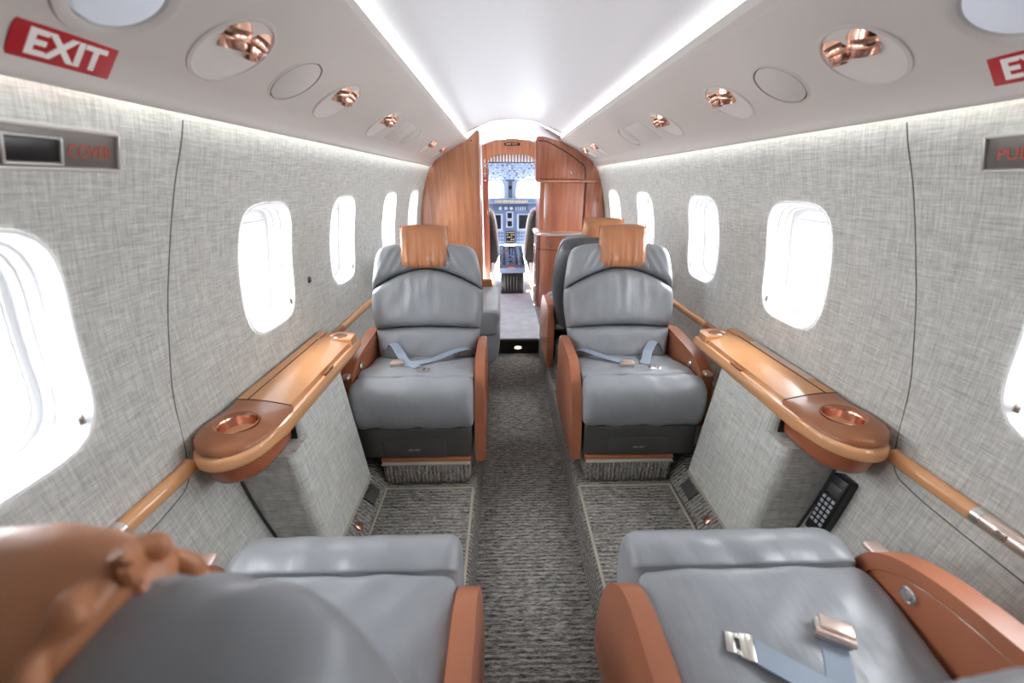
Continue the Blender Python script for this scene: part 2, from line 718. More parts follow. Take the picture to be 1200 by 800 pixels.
# centre headliner
CT = catmull([(-.462, 1.56), (-.460, 1.60), (-.452, 1.625), (-.38, 1.662), (-.2, 1.728), (0, 1.748), (.2, 1.728), (.38, 1.662), (.452, 1.625), (.460, 1.60), (.462, 1.56)], 5)
v = []
ys = [Y0, 0, 1, 2, 3, 4, Y1]
o = mk('ceiling', loft([[(x, y, z) for x, z in CT] for y in ys], caps=False, closed=False), 'ceil', ang=60)
tag(o, kind='structure')
o2 = mk('seam', tube([(x, 4.12, z - .001) for x, z in CT[10:-10]], .0025, 6), 'psu', o)
# ceiling beyond the bulkhead stooping to the door arch
ARCH = [(-.46 + .92 * k / 16) for k in range(17)]


def arch_z(x, top, drop):
    return top - drop * (x / .46) ** 2


o = mk('ceiling.001', loft([[(x, Y1, arch_z(x, 1.748, .14)) for x in ARCH], [(x, 4.5, arch_z(x, 1.71, .15)) for x in ARCH], [(x, 4.78, arch_z(x, 1.655, .16)) for x in ARCH]], caps=False, closed=False), 'ceil')
tag(o, kind='structure')
for sg in (-1, 1):
    o = mk('wall_forward_' + SIDE[sg], [box2((sg * .90, 4.24, -.15), (sg * .94, 5.0, 1.82)), box2((sg * .90, 5.0, -.15), (sg * .94, 6.1, .95)), box2((sg * .90, 5.0, 1.30), (sg * .94, 6.1, 1.82)), box2((sg * .90, 5.75, .95), (sg * .94, 6.1, 1.30))], 'cockpitlt')
    tag(o, kind='structure')
o = mk('ceiling_light_seal', box2((-.96, 4.235, 1.76), (.96, 4.86, 1.80)), 'cockpitlt')  # unseen plate above the ceiling, added to keep sky light from leaking in
tag(o, kind='structure')
for sg in (-1, 1):
    prof = [(.80, 1.30), (.80, 1.37)] + PT[2:] + [(.46, 1.60)] + CT[len(CT) // 2:][::-1]
    o = mk('wall_forward_top_' + SIDE[sg], loft([[(sg * (x + .004), 4.246, z + .006) for x, z in prof], [(sg * (x * 1.12 + .02), 4.246, z + .12) for x, z in prof]], caps=False, closed=False), 'cockpitlt')  # hidden strip added to block sky light between cabin lining and forward shell
    tag(o, kind='structure')
# unseen dark wall set close behind the camera to cut light from aft
o = mk('wall_rear_light_block', box2((-.93, Y0 - .05, -.15), (.93, Y0, 1.76)), 'pilot')
tag(o, kind='structure')

# floors
ZA = -.13
o = mk('floor', box2((-.24, Y0, ZA - .02), (.22, 3.2, ZA)), 'carpet')
tag(o, kind='structure')
for sg, xe in ((-1, .228), (1, .194)):
    nose = [(xe + .05, 0)] + [(xe + .028 - .028 * math.sin(a), -.028 + .028 * math.cos(a)) for a in [k * PI / 12 for k in range(1, 7)]] + [(xe - .012, ZA)]
    sec = [(.80, 0), (.6, 0), (.4, 0)] + nose
    ys = [Y0 + (4.2 - Y0) * k / 20 for k in range(21)]
    o = mk('platform_' + SIDE[sg], loft([[(sg * x, y, z) for x, z in sec] for y in ys], caps=False, closed=False), 'carpet', ang=50)
    tag(o, kind='structure')
    # carpeted kick strip along the foot of the wall panel
    o = mk('baseboard_' + SIDE[sg], loft([[(sg * .615, y, .001), (sg * .62, y, .012), (sg * .672, y, .068), (sg * .69, y, .072), (sg * .83, y, .075)] for y in (-.44, .3, .9, 1.3, 1.7, 2.5, 4.1)], caps=False, closed=False), 'carpet', ang=30)
    tag(o, kind='structure')
o = mk('floor.001', box2((-.24, 3.19, ZA), (.22, 5.9, 0.0)), 'carpetlight')
tag(o, kind='structure')
o = mk('trim_5', box2((-.205, 3.17, -.02), (.185, 3.20, .004), .008), 'dark')
tag(o, kind='structure')

# ---------------------------------------------------------------- carpet mats
for sg, xa, xb in ((-1, .245, .612), (1, .207, .60)):
    e = empty('carpet_mat', (sg * (xa + xb) / 2, 1.0, .0005))
    tag(e, 'grey ribbed carpet mat with beige edging between the %s seats' % SIDE[sg], 'mat', 'floor mats between facing seats')
    hx = (xb - xa) / 2
    o = mk('pile', box2((-hx, -.255, 0), (hx, .40, .007), .003), 'carpet', e)
    o = mk('binding', [box2((s - .0055, -.255, .002), (s + .0055, .405, .0105), .003) for s in (-hx, hx)] + [box2((-hx, .3975, .002), (hx, .4085, .0105), .003)], 'bind', e)
# ---------------------------------------------------------------- seats
HW = smoothtab([(-.06, .225), (0, .235), (.12, .252), (.27, .272), (.38, .268), (.48, .255), (.58, .240), (.7, .235)])


def ptop(y):
    return interp([(-.24, .470), (-.1, .455), (.0, .440), (.15, .415)], y)


def make_seat(label, loc, rz, ais, variant, group='grey leather cabin seats', recline=17., ruf=.0015, wa=1., hdrop=0., bup=0.):
    """faces -y locally; ais = local x sign of the aisle side"""
    e = empty('cabin_seat', loc, rz)
    tag(e, label, 'seat', group)
    px = ais * .04
    mk('pedestal', box2((px - .185, -.325, 0.0), (px + .185, .25, .112), .025, 4), 'carpetv', e)
    mk('pedestal_trim', box2((px - .187, -.327, .104), (px + .187, .25, .112), .003), 'bind', e)
    mk('base_strip', box2((px - .19, -.312, .112), (px + .19, .25, .128), .003), 'tanarm', e)
    sb = mk('seat_base', box2((-.236, -.305, .128), (.236, .25, .272), .012, 3), 'dark', e)
    dr = mk('vest_compartment', box2((-.135, -.311, .134), (.125, -.29, .222), .006, 2), 'dark', sb)
    text('lettering', 'LIFE VEST', .012, frame((-.005, -.3115, .172), (1, 0, 0), (0, 0, 1)), 'greytext', sb, .0003)
    # front roll and seat pad
    roll = catmull([(-.216, .455), (-.224, .472), (-.27, .482), (-.322, .458), (-.340, .405), (-.338, .345), (-.318, .292), (-.285, .266), (-.20, .266), (-.19, .40)], 5, True)

    def wob(x, y, z):
        k = .003 * math.sin(x * 37 + variant) + .002 * math.sin(x * 71 + y * 40)
        return y + k * .4, z + k * .8
    mk('front_roll', loftx(roll, .245, .035, 30, wob), 'gray', e)
    pad = catmull([(-.213, .440), (-.205, .464), (-.16, .464), (-.1, .457), (0, .440), (.1, .421), (.18, .40), (.2, .36), (.1, .33), (-.2, .33)], 5, True)

    def wob2(x, y, z):
        k = .0022 * math.sin(x * 30 + y * 25 + variant) + .0015 * math.sin(x * 53 - y * 60)
        c = .006 * (1 - (x / .25) ** 2)
        return y, z + k + (c if z > .39 else 0)
    mk('seat_pad', loftx(pad, .243, .028, 30, wob2), 'gray', e)
    # backrest built upright in its own plane then leaned back
    R = Matrix.Translation((0, .135, .385 + bup)) @ Matrix.Rotation(math.radians(-recline), 4, 'X')
    hw = lambda z: interp(HW, z)
    arc = lambda s: .455 - .105 * abs(s) ** 1.8
    rnd = random.Random(variant)
    ph = [rnd.uniform(0, 6.28) for _ in range(6)]

    def gather(s, t):
        d = math.exp(-((1 - t) / .35))
        return d * (.006 * math.sin(s * 22 + ph[0]) + .0045 * math.sin(s * 37 + ph[1])) * math.exp(-(s / .5) ** 2) + .002 * math.sin(s * 64 + ph[2]) * math.exp(-t / .09)

    def soft(s, t):
        return .003 * math.sin(s * 6 + ph[2] + t * 4) + .002 * math.sin(s * 11 - t * 9 + ph[3]) + .0015 * math.sin(s * 57 + ph[4]) * math.exp(-(1 - t) / .1)
    mk('lumbar_cushion', pillow(lambda s: .0, lambda s: .172 - .012 * s * s, hw, .085, .0, R, 44, 24, 6, 6, soft), 'gray', e)
    mk('back_cushion', pillow(lambda s: .172 - .012 * s * s, arc, hw, .092, .0, R, 60, 36, 6, 7, lambda s, t: soft(s, t) + gather(s, t)), 'gray', e)

    def yoke(s, t):
        k = math.exp(-((abs(s) - .5) / .28) ** 2)
        return k * (.008 if not hdrop else .014) * math.sin((t * .55 + abs(s) * 1.5) * 21 + ph[4]) * (1 - t) ** .7
    mk('top_cushion', pillow(arc, lambda s: .572 - .018 * abs(s) ** 6, hw, .088, .0, R, 64, 28, 8, 6, yoke, .5, lambda t: .09 * t ** 9), 'gray', e)
    mk('back_shell', pillow(lambda s: -.06, lambda s: .570 - .018 * abs(s) ** 6, lambda z: hw(z) - .001, .004, .085, R, 40, 30, 8, 8, None, .5, lambda t: .09 * t ** 20), 'graydark', e)
    # headrest pad wrapped over the top
    RH = R @ Matrix.Translation((.022 if hdrop else 0, -.068, -hdrop))
    hh = lambda z: .112 + ruf * math.sin(z * 150)

    def hf(s, t):
        d = math.exp(-t / .4)
        return d * (.0045 * math.sin(s * 21 + ph[5]) + .003 * math.sin(s * 34 + ph[1])) + .002 * math.sin(s * 9 + t * 5)
    hd = mk('headrest', pillow(lambda s: .452 + .006 * s * s, lambda s: .655 - .010 * s ** 4, hh, .046, .062 if not hdrop else .105, RH, 48, 40, 7, 5, hf, .5, lambda t: .07 * abs(2 * t - 1) ** 8), 'tanhead', e)
    pts = []
    for k in range(24):
        t = k / 23
        pts.append((t, .452 + .2 * t))
    for s in (-1, 1):
        mk('piping', tube([tuple(RH @ Vector((s * (hh(z) - .001), -.001 - .003 * math.sin(k * 1.7), z))) for k, (t, z) in enumerate(pts)], .003 + ruf * .6, 6), 'tanhead', hd)
    if hdrop:
        for s in (-1, 1):     # gathered edge where the pad drapes over the top
            ctl = catmull([(-.040, .50), (-.038, .58), (-.025, .632), (.01, .648), (.05, .646), (.085, .622), (.102, .56), (.104, .48)], 18)
            rg = []
            for k, (y, z) in enumerate(ctl):
                q = Vector((s * (.101 + .0025 * math.sin(k * .42)), y, z - .006))
                rad = .0085 + .0018 * math.sin(k * .42 + .8) + .001 * math.sin(k * .23)
                nrm = Vector((0, y - .03, z - .56)).normalized()
                rg.append([tuple(RH @ (q + Vector((1, 0, 0)) * rad * math.cos(a) + nrm * rad * math.sin(a))) for a in [i * PI / 5 for i in range(10)]])
            mk('gathered_edge', loft(rg), 'tanhead', hd)
    # armrests
    ao = catmull([(-.295, .10), (-.29, .22), (-.255, .36), (-.19, .455), (-.13, .492), (-.06, .503), (.10, .505), (.2, .48), (.22, .30), (.22, .10)], 5)
    m = frame((ais * .248 - .0 if ais > 0 else -.248 - .042, 0, 0), (0, 1, 0), (0, 0, 1))
    ar = mk('armrest', prism(ao, 0, .042, m, .012, 3), 'tanarm', e)
    wo = catmull([(-.235, .22), (-.25, .34), (-.245, .44), (-.21, .505), (-.13, .548), (.0, .570), (.22, .575), (.26, .45), (.26, .20)], 5)
    wz_ = lambda z: z if z < .44 else .44 + (z - .44) * wa
    wo = [(y, wz_(z)) for y, z in wo]
    m = frame((-ais * .25 - (.05 if ais > 0 else 0), 0, 0), (0, 1, 0), (0, 0, 1))
    ar = mk('armrest', prism(wo, 0, .05, m, .016, 4), 'tanarm', e)
    xin = -ais * .249
    po = catmull([(-.222, .42), (-.19, .482), (-.115, .522), (.0, .541), (.2, .545)], 6)
    mk('piping', tube([(xin + ais * .0005, y, wz_(z)) for y, z in po], .0022, 6), 'brown', ar)
    m = frame((xin, -.125, wz_(.492)), (0, ais, 0), (0, 0, 1))
    mk('recline_button', lathe([(.0, 0), (.016, 0), (.016, .006), (.0135, .008), (.012, .005), (.010, .005), (.009, .011), (.0, .012)], 20, m), 'chrome', ar)
    mk('arm_hinge', rbox((-ais * .275, -.225, wz_(.490)), (.035, .05, .016), .007, 3), 'rose', ar)
    return e


def belt(e, strap_a, strap_b, buckle, btilt, tongue, tdir):
    """two webbing straps, a lift-lever buckle and a tongue, in seat coordinates"""
    sa = mk('seat_belt', ribbon(catmull(strap_a, 8), .042, .0026), 'belt', e)
    sb = mk('seat_belt', ribbon(catmull(strap_b, 8), .042, .0026), 'belt', e)
    m = Matrix.Translation(buckle) @ Matrix.Rotation(btilt, 4, 'Z')
    mk('buckle', [xf(rbox((0, 0, .011), (.058, .036, .020), .006, 3), m)], 'nickel', sa)
    mk('buckle_lever', [xf(rbox((.004, .006, .0225), (.052, .028, .008), .0035, 3), m), xf(tube([(-.029, -.014, .018), (.029, -.014, .018)], .007, 10), m)], 'rose', sa)
    m = Matrix.Translation(tongue) @ Matrix.Rotation(tdir, 4, 'Z')
    hole = [(.012, -.009), (.019, -.009), (.019, .009), (.012, .009)]
    out = [(.0, -.021), (.006, -.024), (.010, -.020), (.032, -.019), (.036, -.012), (.036, .012), (.032, .019), (.010, .020), (.006, .024), (.0, .021)]
    pl = []
    pl.append(box2((0, -.022, 0), (.013, .022, .0025), .001))
    pl.append(box2((.012, -.019, 0), (.022, -.010, .0025), .001))
    pl.append(box2((.012, .010, 0), (.022, .019, .0025), .001))
    pl.append(box2((.021, -.018, 0), (.036, .018, .0025), .0011))
    pl.append(box2((-.01, -.0235, 0), (.004, .0235, .003), .001))
    mk('belt_tongue', [xf(q, m) for q in pl], 'nickel', sb)


def on(x, y, h=.004):
    return (x, y, ptop(y) + .006 * (1 - (x / .25) ** 2) + h)


FL = make_seat('grey leather seat with tan headrest facing the camera on the left of the aisle', (-.482, 1.755, 0), 0, 1, 1, wa=.7)
belt(FL, [(-.20, .10, .425), (-.16, .08, .50), on(-.11, .02, .03), on(-.07, -.06, .012), on(-.03, -.10, .006), on(.0, -.13, .006)],
     [(.235, .09, .43), (.20, .07, .475), on(.12, .03, .03), on(.05, -.03, .012), on(.0, -.07, .010), on(-.07, -.10, .007)],
     on(-.10, -.095, 0), .25, on(.015, -.155, .004), -.2)
FR = make_seat('grey leather seat with tan headrest facing the camera on the right of the aisle', (.464, 1.755, 0), 0, -1, 2, wa=.7)
belt(FR, [(-.235, .09, .43), (-.20, .07, .465), on(-.13, .01, .02), on(-.06, -.06, .010), on(.0, -.11, .006)],
     [(.21, .10, .43), (.16, .08, .50), on(.11, .02, .035), on(.08, -.05, .015), on(.05, -.11, .006)],
     on(-.035, -.13, 0), -.1, on(.07, -.15, .004), -.3)
NR = make_seat('nearest grey leather seat on the right with open seat belt on its pad', (.405, .405, 0), PI, 1, 3, recline=20.)
belt(NR, [on(-.065, -.07, .006), on(-.03, .0, .006), on(.04, .06, .008), on(.10, .11, .02), (.2, .15, .44)],
     [on(.085, -.055, .006), on(.05, -.03, .008), on(-.01, .01, .010), on(-.07, .045, .010), (-.13, .08, .45), (-.22, .13, .45)],
     on(-.068, -.075, 0), 2.65, on(.092, -.060, .004), .25 - .6)
NL = make_seat('nearest grey leather seat at lower left seen over its tan headrest', (-.455, .405, 0), PI, -1, 4, recline=13., ruf=.004, hdrop=.052, bup=.006)
belt(NL, [on(.10, .0, .006), on(.14, .05, .01), (.22, .12, .44)], [on(-.075, .035, .006), on(-.12, .06, .01), (-.22, .12, .44)], on(.10, -.01, 0), .4, on(-.075, .03, .004), .4)
BR = make_seat('grey leather seat back to back behind the right facing seat', (.455, 2.62, 0), PI, 1, 5)

# side facing seat behind the left seat
e = empty('side_facing_chair', (-.42, 2.78, 0))
tag(e, 'low grey leather side seat poking out behind the left facing seat', 'seat')
sec = catmull([(-.28, .37), (-.29, .44), (-.24, .47), (0, .46), (.2, .44), (.22, .38), (.2, .3), (-.24, .3)], 5, True)
rz90 = Matrix.Rotation(PI / 2, 4, 'Z')
mk('seat_pad', xf(loftx(sec, .33, .04, 20), rz90), 'gray', e)
sec = catmull([(-.25, .31), (-.30, .36), (-.285, .38), (-.29, .30), (-.275, .16), (-.25, .12), (-.15, .12), (-.15, .3)], 5, True)
mk('front_roll', xf(loftx(catmull([(-.20, .36), (-.27, .368), (-.288, .30), (-.28, .18), (-.25, .11), (-.15, .10), (-.15, .3)], 5, True), .32, .035, 20), rz90), 'gray', e)
mk('seat_base', box2((-.2, -.3, 0), (.2, .3, .2), .01), 'dark', e)
mk('backrest', xf(loftx(catmull([(.14, .4), (.17, .75), (.22, .8), (.28, .75), (.26, .4)], 5, True), .32, .04, 20), rz90), 'gray', e)
mk('armrest', box2((-.2, .33, .1), (.23, .37, .52), .014, 3), 'tanarm', e)

# ---------------------------------------------------------------- side consoles, cabinets below them, rails
for sg in (-1, 1):
    e = empty('side_console', (sg * .82, 1.25, .49))
    sd = SIDE[sg]
    tag(e, 'caramel side console with copper cup holder below the %s windows' % sd, 'console', 'side consoles with cup holders')
    ox, oy, oz = sg * .82, 1.25, .49

    def L(p):
        return (p[0] - ox, p[1] - oy, p[2] - oz)
    XI, XO = .733, .896
    # plan outline of the near end (D shape) in |x|, y
    cx, cy_, r = .822, .945, .091
    near = [(XO, 1.075)] + [(XO, 1.0)] + [(cx + r * .9 * math.cos(a) if False else cx + .085 * math.cos(a), cy_ - .105 * math.sin(a)) for a in [k * PI / 16 for k in range(0, 17)]] + [(XI, 1.0), (XI, 1.075)]

    def zt(x):
        """height of the console top across its width"""
        t = (x - XI) / (XO - XI)
        return .601 + .024 * math.sin(min(1, max(0, t)) * PI / 2 * 1.1)
    # cup surround: rings from the cup hole to the outline
    hole_c = (.822, .955)
    ang = []
    dense = []
    nn = catmull(near, 3)
    nn += [(XI + (XO - XI) * k / 14, 1.075 + .0 * k) for k in range(1, 14)]
    for x, y in nn:
        dense.append((x, y))
    rings = []
    hp = [math.atan2(y - hole_c[1], x - hole_c[0]) for x, y in dense]
    for rr, dz in ((.047, -.004), (.050, .002), (.054, .005), (.060, .003)):
        rings.append([(sg * (hole_c[0] + rr * math.cos(t)), hole_c[1] + rr * 1.0 * math.sin(t), zt(hole_c[0] + .8 * rr * math.cos(t)) + dz) for t in hp])
    for k in (.5, .85, .97, 1.0):
        ring = []
        for (x, y), t in zip(dense, hp):
            hx, hy = hole_c[0] + .060 * math.cos(t), hole_c[1] + .060 * math.sin(t)
            xx, yy = hx + (x - hx) * k, hy + (y - hy) * k
            edge = {.5: 0, .85: -.002, .97: -.008, 1.0: -.022}[k] if y < 1.07 else 0
            ring.append((sg * xx, yy, zt(xx) + edge))
        rings.append(ring)
    mk('cup_surround', loft([[L(p) for p in q] for q in rings], caps=False), 'brown', e, ang=50)
    cupm = Matrix.Translation(L((sg * hole_c[0], hole_c[1], 0)))
    cz = .623
    mk('cup_holder', lathe([(.0, cz - .075), (.036, cz - .075), (.040, cz - .07), (.0465, cz - .01), (.048, cz - .004), (.0505, cz + .000), (.0515, cz - .001), (.049, cz - .012), (.043, cz - .078), (.0, cz - .08)], 32, cupm), 'copper', e)
    # lid, wall ledge, far end
    def slab(x0, x1, y0, y1, lift=0., n=10, arcf=0.):
        rg = []
        for k in range(13):
            y = y0 + (y1 - y0) * k / 12
            rg.append([L((sg * (x0 + (x1 - x0) * j / n), y, zt(x0 + (x1 - x0) * j / n) + lift - (.016 * max(0, 1 - (j / n) / .12) ** 2 if x0 < .74 else 0))) for j in range(n + 1)] +
                      [L((sg * x1, y, .57)), L((sg * x0, y, .57))])
        return loft(rg)
    mk('lid', slab(XI + .001, .862, 1.078, 1.575), 'caramel', e, ang=35)
    lg = mk('wall_ledge', slab(.8645, XO, 1.078, 1.66), 'caramel', e, ang=35)
    # far end with its oval glass recess
    fo = [(.862, 1.578), (.862, 1.655)] + [(.80 + .04 * math.cos(a), 1.668 + .014 * math.sin(a)) for a in (1.2, 1.9)] + [(.75, 1.664), (XI + .003, 1.645), (XI + .001, 1.578)]
    mk('end_cap', xf(prism([(sg * x, y) for x, y in fo], .57, .620, None, .004), Matrix.Translation((-ox, -oy, -oz))), 'caramel', e)
    mk('oval_recess', xf(lathe([(0, .0012), (.62, .001), (.8, .0018), (.92, .004), (1.0, .001)], 24), Matrix.Translation(L((sg * .80, 1.618, .620))) @ Matrix.Diagonal((.036, .026, 1, 1))), 'copper', e)
    if sg > 0:
        mk('switch_inlay', [xf(slab(.872, .898, 1.17, 1.50, .0015, 4), Matrix.Identity(4))], 'rose', lg)
    mk('lid_joint', tube([L((sg * .8632, y, zt(.8632) + .0006)) for y in (1.08, 1.3, 1.57)], .0016, 6), 'seam', lg)
    mk('lid_joint', tube([L((sg * x, 1.0768 + .012 * math.sin((x - XI) / (XO - XI) * PI) * 0, zt(x) + .0004)) for x in [XI + .006 + (XO - XI - .008) * k / 12 for k in range(13)]], .0016, 6), 'seam', lg)
    # latch slot on the lid front
    mk('latch_slot', rbox(L((sg * (XI - .0025), 1.33, .598)), (.010, .075, .012), .005, 3), 'brown', e)
    # light band round the edge
    bo = [(XO + .003, 1.67)] + [(XI - .006, 1.665), (XI - .008, 1.35), (XI - .008, 1.0)] + [(cx + .092 * math.cos(a), cy_ - .115 * math.sin(a)) for a in [PI - k * PI / 14 for k in range(1, 14)]] + [(XO + .003, .93)]
    bo = [(sg * x - ox, y - oy) for x, y in bo]
    bd = mk('edge_band', prism(bo, .553 - oz, .592 - oz, None, .012, 4), 'caramel2', e)
    # rounded bowl under the near end
    bw = [(XO - .012, 1.06), (XI + .012, 1.06), (XI + .008, 1.0)] + [(cx + .080 * math.cos(a), cy_ + .005 - .098 * math.sin(a)) for a in [PI - k * PI / 14 for k in range(1, 14)]] + [(XO - .012, .93)]
    rg = []
    for z, k in ((.556, 1.), (.53, .99), (.51, .96), (.498, .90), (.492, .80)):
        rg.append([L((sg * (.83 + (x - .83) * k), .97 + (y - .97) * k, z)) for x, y in bw])
    mk('bowl', loft(rg), 'brownlow', e, ang=40)
    mk('bowl_joint', rbox(L((sg * .752, 1.058, .526)), (.04, .006, .05), .002), 'black', e)
    # fabric covered cabinet that carries the console
    c = empty('table_cabinet', (sg * .78, 1.27, .07))
    tag(c, 'light woven fabric cabinet front under the %s side console' % sd, 'cabinet', 'fabric cabinets under the consoles')

    def sect(z):
        t = (z - .07) / (.556 - .07)
        xi = .672 + .055 * t
        xw = wx(z) - .006
        ys_ = .985 if z < .4865 else 1.068
        ye = 1.410
        pl = [(xw, ye), (xi, ye)]
        pl += [(xi, 1.2), (xi, ys_ + .035)] + [(xi + .03 - .03 * math.cos(a), ys_ + .035 - .03 * math.sin(a)) for a in [k * PI / 10 for k in range(1, 6)]]
        pl += [(xw, ys_)]
        return [(sg * x - sg * .78, y - 1.27, z - .07) for x, y in pl]
    mk('body', loft([sect(z) for z in (.0765, .15, .2495, .2505, .35, .45, .486, .487, .499, .501, .5525)]), 'fabric', c, ang=50)
    mk('corner_gap', tube([(sg * (wx(z) - .004 - .78), .982 - 1.27, z - .07) for z in (.09, .15, .2, .25, .3, .35, .4, .45, .48)], .004, 6), 'seam', c)
    mk('edge_binding', tube([(sg * (.670 - .78), .98 - 1.27, .003), (sg * (.670 - .78), 1.41 - 1.27, .003)], .005, 6), 'bind', c)
    # rail along the wall, in two runs
    for y0, y1, lab in ((-.44, .862, 'aft of'), (1.672, 4.15, 'forward of')):
        rl = empty('wall_rail', (sg * .897, (y0 + y1) / 2, .557))
        tag(rl, 'slim caramel hand rail on the %s wall %s the cup holder console' % (sd, lab), 'rail', 'caramel rails along the walls')
        ym = (y0 + y1) / 2
        if y0 < 0:
            mk('rail_body', tube([(0, .66 - ym, 0), (0, .78 - ym, 0), (0, y1 - .02 - ym, 0), (-sg * .0, y1 - ym, .004)], .02, 14, (.85, 1)), 'caramel2', rl)
            mk('rail_collar', tube([(0, .642 - ym, 0), (0, .66 - ym, 0)], .0208, 14, (.86, 1)), 'nickel', rl)
            ct = mk('control_strip', tube([(0, .30 - ym, 0), (0, .642 - ym, 0)], .0195, 14, (.85, 1)), 'rose', rl)
            for k in range(4):
                mk('button', rbox((-sg * .0165, .60 - k * .055 - ym, .004), (.004, .018, .016), .0018), 'nickel', ct)
            mk('rail_body', tube([(0, y0 - ym, 0), (0, .30 - ym, 0)], .02, 14, (.85, 1)), 'caramel2', rl)
        else:
            mk('rail_inlay', tube([(0, y0 - ym, 0), (0, 1.90 - ym, 0)], .0185, 12, (.85, 1)), 'brown', rl)
            mk('rail_body', tube([(0, 1.90 - ym, 0), (0, y1 - ym, 0)], .0195, 12, (.85, 1)), 'caramel2', rl)
    # speaker and copper plate let into the kick strip
    t = (Vector((.0, 1, 0)), Vector((sg * .052, 0, .056)).normalized())
    m = frame((sg * .645, 1.33, .0445), (0, -sg, 0), (sg * .052, 0, .056))
    sp = mk('floor_speaker', xf(rbox((0, 0, .002), (.085, .048, .008), .003, 3), m), 'dark')
    tag(sp, 'dark oblong grille in the carpeted kick strip on the %s' % sd, 'grille', 'dark grilles in the kick strips')
    m = frame((sg * .645, 1.165, .0445), (0, -sg, 0), (sg * .052, 0, .056))
    sp = mk('outlet_plate', xf(rbox((0, 0, .002), (.03, .03, .007), .003, 3), m), 'copper')
    tag(sp, 'small copper plate in the carpeted kick strip on the %s' % sd, 'plate', 'copper plates in the kick strips')

# ---------------------------------------------------------------- overhead fittings
NTH = ['nearest', 'second', 'third', 'fourth', 'farthest']
for sg in (-1, 1):
    sd = SIDE[sg]
    np_, nc = 0, 0
    for y, k in PSU_ITEMS[sg]:
        m = psu_frame(sg, y)
        loc = m.translation.copy()
        R = RADII[k]
        mm = m.copy()
        mm.translation = (0, 0, 0)
        if k == 'lamp':
            e = empty('ceiling_lamp', loc)
            tag(e, 'round pale blue lamp dome overhead at the near %s corner' % sd, 'lamp')
            mk('rim', lathe([(R + .012, .0), (R + .010, .004), (R - .002, .005), (R - .008, .001), (R - .010, -.03), (.002, -.031)], 40, mm, False), 'psu', e)
            mk('dome', lathe([(R - .009, -.012), (R * .8, .0), (R * .5, .006), (.002, .009)], 40, mm, True), 'dome', e)
        elif k == 'cover':
            e = empty('round_cover', loc)
            tag(e, '%s blank round cover on the %s overhead panel' % (['nearest', 'farther'][nc], sd), 'cover')
            nc += 1
            mk('rim', lathe([(R + .008, .0), (R + .005, .0022), (R - .001, .0022), (R - .002, -.02), (.002, -.021)], 40, mm, False), 'psu', e)
            mk('disc', lathe([(R - .006, -.012), (R - .006, .001), (R - .009, .0025), (.002, .0025)], 40, mm, True), 'psu', e)
            if nc == 2:
                hp = empty('access_cover', psu_pt(sg, y - .25, VC))
                m2 = psu_frame(sg, y - .25)
                m2.translation = (0, 0, 0)
                tag(hp, 'flat square access panel on the %s overhead panel beside the farther round cover' % sd, 'panel')
                mk('plate', xf(rbox((0, 0, .0005), (.26, .15, .004), .0015), m2), 'psu', hp)
        else:
            e = empty('reading_light_pair', loc)
            tag(e, '%s round recess with copper light and air nozzle on the %s overhead panel' % (NTH[np_], sd), 'reading light')
            np_ += 1
            mk('rim', lathe([(R + .009, .0), (R + .007, .003), (R - .001, .0035), (R - .004, .0)], 44, mm, False), 'psu', e)
            mk('housing', lathe([(R + .004, -.002), (R + .004, -.085), (.002, -.086)], 44, mm, False), 'dark', e)
            # tilted scoop: deep towards the inner side, shallow towards the wall
            n = 44
            rg = []
            for rr, dd in ((1.0, .0), (.97, .16), (.85, .30), (.6, .36), (.3, .36), (.02, .36)):
                ring = []
                for q in range(n):
                    a = q * 2 * PI / n
                    x, yv = math.cos(a) * rr, math.sin(a) * rr
                    dep = (.004 + .046 * (dd / .36)) if False else .0
                    sl = max(0., (.55 + .75 * yv)) if rr < .98 else 0.
                    dep = (.05 * sl) * min(1., (1 - rr) / .06 if rr > .94 else 1) + (.004 if rr < .98 else 0)
                    ring.append(((R - .003) * x, (R - .003) * yv, .0005 - dep))
                rg.append(ring)
            mk('scoop', xf(loft(rg), mm), 'scoop', e, ang=60)
            for q, (dx, ti) in enumerate(((-.40, .18), (.36, -.35))):
                m3 = mm @  Matrix.Translation((dx * R, R * .36, -.014)) @ Matrix.Rotation(ti, 4, 'Y') @ Matrix.Rotation(.75, 4, 'X')
                hd = mk(('spot_light', 'air_nozzle')[q], lathe([(.0, -.02), (.034, -.02), (.035, -.002), (.031, .002), (.029, .010), (.030, .013), (.024, .017), (.022, .026), (.020, .030), (.015, .030), (.012, .022), (.0, .020)], 26, m3 @ Matrix.Scale(1.12, 4)), 'copper', e)
                mk('bore', lathe([(0, .0215), (.007, .0215), (.007, .0225), (.0, .0225)], 12, m3), 'black', hd)
    # EXIT sign
    dv = -.118
    m = psu_frame(sg, .725 if sg < 0 else .742, dv)
    e = empty('exit_sign', m.translation)
    m.translation = (0, 0, 0)
    if sg < 0:
        m = m  # text runs forward on the left
    tag(e, 'red EXIT sign with white letters on the %s overhead panel' % sd, 'sign')
    mk('plate', xf(rbox((0, 0, .0015), (.152, .062, .003), .0012), m), 'red', e)
    text('lettering', 'EXIT', .050, m @ Matrix.Translation((0, -.001, .0032)) @ Matrix.Diagonal((1.12, 1, 1, 1)), 'lettering', e, .0005, .0018)
    # hatch handle plate on the wall
    zc = 1.271
    tgt = Vector((sg * (wx(zc + .03) - wx(zc - .03)), 0, .06))
    m = frame((sg * (wx(zc)), .695, zc), (0, -sg, 0), tgt)
    e = empty('exit_hatch_release', m.translation)
    m.translation = (0, 0, 0)
    tag(e, 'grey emergency hatch handle plate with orange letters on the %s wall' % sd, 'handle')
    mk('plate', xf(rbox((0, 0, .001), (.30, .062, .008), .003), m), 'platemetal', e)
